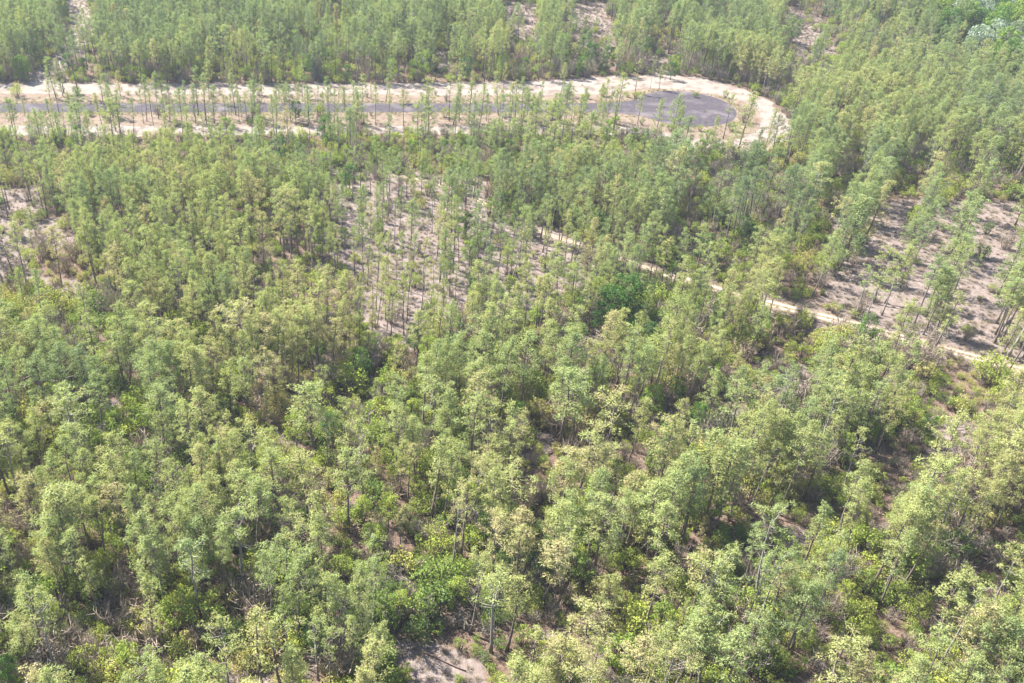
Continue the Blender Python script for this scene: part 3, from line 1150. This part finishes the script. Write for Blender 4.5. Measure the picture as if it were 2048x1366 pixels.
def part(name, me, parent, tone_=None):
    o = bpy.data.objects.new(name, me)
    COL.objects.link(o)
    o.parent = parent
    if tone_ is not None:
        o['tone'] = float(tone_)
    return o


def scatter(name, kind, X, Y, Z, PI, SC, ROT, TONE, label, sx=None):
    """many plants as one object: points that carry instances of the plant shapes"""
    pc = bpy.data.collections.new(name + '_shapes')
    for i, q in enumerate(PROTO[kind]):
        pc.objects.link(bpy.data.objects.new('%s_%02d' % (name, i), q['J']))
    me = bpy.data.meshes.new(name)
    n = len(X)
    me.vertices.add(n)
    me.vertices.foreach_set('co', np.column_stack([X, Y, Z]).astype(np.float32).ravel())
    me.attributes.new('pick', 'INT', 'POINT').data.foreach_set('value', np.asarray(PI, np.int32))
    me.attributes.new('size', 'FLOAT_VECTOR', 'POINT').data.foreach_set('vector', np.asarray(SC, np.float32).ravel())
    me.attributes.new('turn', 'FLOAT_VECTOR', 'POINT').data.foreach_set('vector', np.asarray(ROT, np.float32).ravel())
    me.attributes.new('tone', 'FLOAT', 'POINT').data.foreach_set('value', np.asarray(TONE, np.float32))
    o = bpy.data.objects.new(name, me)
    COL.objects.link(o)
    ng = bpy.data.node_groups.new(name, 'GeometryNodeTree')
    ng.interface.new_socket('Geometry', in_out='INPUT', socket_type='NodeSocketGeometry')
    ng.interface.new_socket('Geometry', in_out='OUTPUT', socket_type='NodeSocketGeometry')
    gi, go = ng.nodes.new('NodeGroupInput'), ng.nodes.new('NodeGroupOutput')
    mp = ng.nodes.new('GeometryNodeMeshToPoints')
    iop = ng.nodes.new('GeometryNodeInstanceOnPoints')
    ci = ng.nodes.new('GeometryNodeCollectionInfo')
    ci.inputs[0].default_value = pc
    ci.inputs['Separate Children'].default_value = True
    ci.inputs['Reset Children'].default_value = True

    def na(nm, ty):
        q = ng.nodes.new('GeometryNodeInputNamedAttribute')
        q.data_type = ty
        q.inputs['Name'].default_value = nm
        return [z for z in q.outputs if z.enabled][0]
    iop.inputs['Pick Instance'].default_value = True
    L = ng.links
    L.new(gi.outputs[0], mp.inputs[0])
    L.new(mp.outputs[0], iop.inputs['Points'])
    L.new(ci.outputs[0], iop.inputs['Instance'])
    L.new(na('pick', 'INT'), iop.inputs['Instance Index'])
    L.new(na('turn', 'FLOAT_VECTOR'), iop.inputs['Rotation'])
    L.new(na('size', 'FLOAT_VECTOR'), iop.inputs['Scale'])
    L.new(iop.outputs[0], go.inputs[0])
    md = o.modifiers.new('scatter', 'NODES')
    md.node_group = ng
    o['kind'] = 'stuff'
    o['label'] = label
    return o


PZ = gz(PX, PY)
pscale = PH / np.array([q['H'] for q in PROTO['pine']])[PP]
u, v, zc = project(PX, PY, PH * .75)
score = PH / zc
ok = in_frame(PX, PY, PH * .8, 6)
order = np.argsort(-np.where(ok, score, 0))
sel = set(np.where(spec & ok)[0].tolist())
for i in order:
    if len(sel) >= 300:
        break
    if ok[i] and PH[i] > 8 and cover(PX[i], PY[i], PH[i] * .86, i) <= 2:
        sel.add(int(i))
isel = np.zeros(NP, bool)
isel[list(sel)] = True
FORMW = {'rounded': 'round-crowned', 'narrow': 'narrow', 'sparse': 'thin-crowned', 'conical': 'cone-shaped', 'towering': 'towering'}
pw = PW
for i in sorted(sel, key=lambda q: -score[q]):
    q = PROTO['pine'][PP[i]]
    tall = 'lofty' if PH[i] > 16.5 else 'tall' if PH[i] > 14.5 else 'medium' if PH[i] > 11 else 'short'
    if q['form'] == 'towering':
        tall = ''
    lab = unique([z for z in (tone_word(PT[i], 'pine'), FORMW[q['form']], tall) if z], 'pine', PX[i], PY[i])
    t = thing('pine_tree', lab, 'pine tree', (PX[i], PY[i], PZ[i]), 'pine trees of the plantation')
    t.rotation_euler = (PLX[i], PLY[i], PR[i])
    t.scale = (pscale[i] * pw[i], pscale[i] * pw[i], pscale[i])
    part('trunk', q['T'], t)
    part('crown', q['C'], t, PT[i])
rs = ~isel
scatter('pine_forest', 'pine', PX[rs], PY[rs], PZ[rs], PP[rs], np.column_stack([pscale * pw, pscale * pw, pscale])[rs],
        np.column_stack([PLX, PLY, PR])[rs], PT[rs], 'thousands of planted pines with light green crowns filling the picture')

# broadleaf trees
bsc = BH / np.array([q['H'] for q in PROTO['broadleaf']])[BP]
BZ = gz(BX, BY)
okb = in_frame(BX, BY, BH * .7, 8)
vis = np.array([okb[i] and (BSP[i] or cover(BX[i], BY[i], BH[i] * .85) <= 1) for i in range(len(BX))])
cand = np.where(vis)[0]
cand = cand[np.argsort(-(BH[cand] * bsc[cand] / np.hypot(BY[cand], 100)))][:150]
bs = np.zeros(len(BX), bool)
bs[cand] = True
for i in cand:
    q = PROTO['broadleaf'][BP[i]]
    size = 'big' if BH[i] > 9 else 'bushy' if BH[i] > 5.5 else 'small'
    lab = unique([tone_word(BT[i], 'b'), size], 'leafy tree', BX[i], BY[i])
    t = thing('broadleaf_tree', lab, 'tree', (BX[i], BY[i], BZ[i]), 'leafy hardwoods among the pines')
    t.rotation_euler = (0, 0, BRo[i])
    t.scale = (bsc[i],) * 3
    part('trunk', q['T'], t)
    part('crown', q['C'], t, BT[i])
rs = ~bs
scatter('hardwood_understory', 'broadleaf', BX[rs], BY[rs], BZ[rs], BP[rs], np.column_stack([bsc] * 3)[rs],
        np.column_stack([BRo * 0, BRo * 0, BRo])[rs], BT[rs], 'leafy hardwoods half hidden among the pine crowns')

# shrubs
SZ = gz(SX, SY)
oks = in_frame(SX, SY, SS * 1.2, 10)
d_ = np.hypot(SY, CH)
cand = np.where(oks & ((SS / d_ > .0045) | SSP))[0]
cand = cand[np.argsort(-(SS / d_)[cand])]
ls, lb = [int(i) for i in np.where(SSP & oks)[0]], []
for i in cand:
    if SSP[i]:
        continue
    tgt = lb if kb[i] else ls
    if len(tgt) >= (90 if kb[i] else 260):
        continue
    if cover(SX[i], SY[i], SS[i] * 1.5) == 0:
        tgt.append(int(i))
for i in ls:
    q = PROTO['shrub'][SPi[i]]
    size = 'large' if SS[i] > 1.2 else 'middling' if SS[i] > .8 else 'small'
    lab = unique([tone_word(STn[i], 'shrub'), size, q['form']], 'shrub', SX[i], SY[i])
    t = thing('shrub', lab, 'shrub', (SX[i], SY[i], SZ[i]), 'green shrubs between the pines')
    t.rotation_euler = (0, 0, SR[i])
    t.scale = (SS[i],) * 3
    part('stem', q['T'], t)
    part('foliage', q['C'], t, STn[i])
for i in lb:
    o = bpy.data.objects.new('bare_shrub', PROTO['bare'][SPi[i] % 3]['J'])
    COL.objects.link(o)
    o['label'] = unique(['brown' if STn[i] < .4 else 'pinkish' if STn[i] < .7 else 'grey', 'large' if SS[i] > 1.1 else 'small'], 'leafless brush', SX[i], SY[i])
    o['category'] = 'bare shrub'
    o['group'] = 'leafless brush between the pines'
    o['tone'] = float(STn[i])
    o.location = (SX[i], SY[i], SZ[i])
    o.rotation_euler = (0, 0, SR[i])
    o.scale = (SS[i],) * 3
ms = np.ones(len(SX), bool)
ms[ls + lb] = False
a = ms & ~kb
scatter('undergrowth', 'shrub', SX[a], SY[a], SZ[a], SPi[a], np.column_stack([SS] * 3)[a], np.column_stack([SR * 0, SR * 0, SR])[a], STn[a], 'green leafy undergrowth beneath the pines')
a = ms & kb
scatter('bare_brush', 'bare', SX[a], SY[a], SZ[a], SPi[a] % 3, np.column_stack([SS, SS, SS * 1.35])[a], np.column_stack([SR * 0, SR * 0, SR])[a], STn[a], 'grey-brown leafless brush beneath the pines')
gn = len(GX)
lx_, ly_, r = jgrid(1.6, 57, .5, y1=420)
p, s_, o_ = plan(lx_, ly_)
kp = (r.random(len(lx_)) < np.clip(.14 + .6 * (o_ > .6), 0, 1)) & ~inside(lx_, ly_, SAND_OUT) & (dist_line(lx_, ly_, TRACK) > 1.6)
lx_, ly_ = lx_[kp], ly_[kp]
ls_ = r.uniform(.16, .42, len(lx_))
lr_ = r.uniform(0, 6.28, len(lx_))
scatter('twig_litter', 'bare', lx_, ly_, gz(lx_, ly_), np.arange(len(lx_)) % 3, np.column_stack([ls_ * 1.6, ls_ * 1.6, ls_ * .8]),
        np.column_stack([lr_ * 0, lr_ * 0, lr_]), r.uniform(0, .5, len(lx_)), 'fallen twigs and cones lying on the open sand')
scatter('grass', 'grass', GX, GY, np.where(inside(GX, GY, SAND_OUT), .05, gz(GX, GY)), np.arange(gn) % 4, np.column_stack([GS] * 3),
        np.column_stack([GR * 0, GR * 0, GR]), GT, 'dry tan and yellowish grass on verges and open sand')


# ------------------------------------------------------------------ fallen logs, snags, the white stick
def log_mesh(name, L, r0, branches=3, mat=M_ROT):
    S = Shape()
    k = np.linspace(0, 1, 7)
    S.tube(np.column_stack([(k - .5) * L, .12 * np.sin(k * 4 + L), r0 * (1.1 - .4 * k)]), r0 * (1 - .6 * k), 7, 0)
    for _ in range(branches):
        q = R.uniform(.3, .95)
        p = np.array([(q - .5) * L, 0, r0])
        S.tube([p, p + np.array([R.uniform(.2, .6), R.uniform(-.7, .7), R.uniform(.1, .6)])], [.04, .015], 3, 0)
    return S.mesh(name, [mat])


LOGS = [((828, 1296), (933, 1339), .16, 'long dark fallen log across the bare sand at bottom centre'),
        ((1230, 1234), (1285, 1254), .14, 'thin fallen trunk on the pale sand right of bottom centre'),
        ((1098, 1262), (1150, 1252), .12, 'short fallen log on sand between two pines at lower centre'),
        ((1105, 905), (1065, 925), .11, 'fallen trunk in the small clearing right of centre'),
        ((1690, 1030), (1650, 1048), .12, 'fallen trunk in tan grass of the right corridor'),
        ((100, 478), (150, 470), .12, 'fallen branch on the sandy patch at upper left'),
        ((60, 545), (105, 575), .12, 'fallen pine stem beside the left sandy gap'),
        ((640, 388), (700, 395), .13, 'dark fallen log at the back of the open pine stand'),
        ((880, 556), (925, 558), .11, 'fallen trunk among stems of the open pine stand'),
        ((1500, 822), (1530, 828), .11, 'short fallen log in the pinkish gap right of centre'),
        ((520, 1330), (575, 1362), .12, 'fallen trunk lying in the shaded sand gap at lower left')]
for a, b, r0, lab in LOGS:
    pa, pb = np.array(G(*a)), np.array(G(*b))
    L = float(np.hypot(*(pb - pa)))
    o = bpy.data.objects.new('fallen_log', log_mesh('fallen_log', L, r0))
    COL.objects.link(o)
    c = (pa + pb) / 2
    o.location = (c[0], c[1], float(gz(c[0:1], c[1:2])[0]) + .02)
    o.rotation_euler = (0, 0, math.atan2(pb[1] - pa[1], pb[0] - pa[0]))
    o['label'] = lab
    o['category'] = 'log'
    o['group'] = 'fallen logs on the forest floor'

# dead standing trees
SNAGS = [((852, 1250), 5.5, 'grey branchless snag with a forked white tip at bottom centre'),
         ((945, 1222), 6.5, 'grey dead tree with spreading bare twigs at bottom centre'),
         ((1520, 1110), 6, 'pale dead tree with bare limbs beside the dark gap at lower right'),
         ((262, 700), 7, 'grey leafless tree amid pines at left of the picture'),
         ((430, 775), 7, 'pinkish grey bare tree left of the middle clearing'),
         ((890, 680), 6, 'brown bare tree at the front of the open pine stand'),
         ((1190, 830), 6, 'bare grey tree amid light green pines right of centre'),
         ((960, 330), 7, 'brown leafless tree behind the open pine stand'),
         ((60, 965), 6.5, 'grey leafless tree near the left edge below the middle')]
for (u_, v_), H_, lab in SNAGS:
    gx_, gy_ = G(u_, v_)
    T = Shape()
    k = np.linspace(0, 1, 6)
    T.tube(np.column_stack([.3 * k ** 2, .1 * k, H_ * k - .3 * (k == 0)]), .11 * (1 - .75 * k), 6, 0)
    B = Shape()
    for j in range(26):
        z = H_ * R.uniform(.3, 1)
        a = R.uniform(0, 6.28)
        L = R.uniform(.6, 2.0) * (1.2 - .5 * z / H_)
        p = np.array([.3 * (z / H_) ** 2, .1 * z / H_, z])
        e = p + np.array([math.cos(a) * L, math.sin(a) * L, L * R.uniform(.2, .9)])
        B.tube([p, (p + e) / 2 + R.normal(size=3) * .08, e], [.035, .022, .008], 3, 0)
        m = 8
        B.blades(p + (e - p) * R.uniform(.3, 1, (m, 1)), rdir(m, .3), R.uniform(.3, .8, m), .035, 0, R.uniform(0, 1, m))
    t = thing('dead_tree', lab, 'dead tree', (gx_, gy_, float(gz(np.array([gx_]), np.array([gy_]))[0])), 'dead leafless trees among the pines')
    part('trunk', T.mesh('dead_trunk', [M_BARK2]), t)
    part('branches', B.mesh('dead_branches', [M_TWIG]), t, .8)

M_PALE = noise_mat('bleached_wood', [(.3, (.62, .64, .60)), (.7, (.74, .76, .72))], 12, .7, .2)
a, b = np.array(G(637, 1240)), np.array(G(660, 1262))
L = float(np.hypot(*(b - a)))
S = Shape()
S.tube([(-L / 2, 0, .9), (0, .02, .5), (L / 2, 0, .02)], [.05, .055, .06], 7, 0)
o = bpy.data.objects.new('white_stick', S.mesh('white_stick', [M_PALE]))
COL.objects.link(o)
o.location = ((a[0] + b[0]) / 2, (a[1] + b[1]) / 2, -.1)
o.rotation_euler = (0, 0, math.atan2(b[1] - a[1], b[0] - a[0]))
o['label'] = 'straight bleached white stick leaning in dark green brush at lower left centre'
o['category'] = 'stick'

make_haze()
print('pines', NP, 'broad', len(BX), 'shrubs', len(SX), 'grass', gn, 'sel', len(sel), int(bs.sum()), len(ls), len(lb))
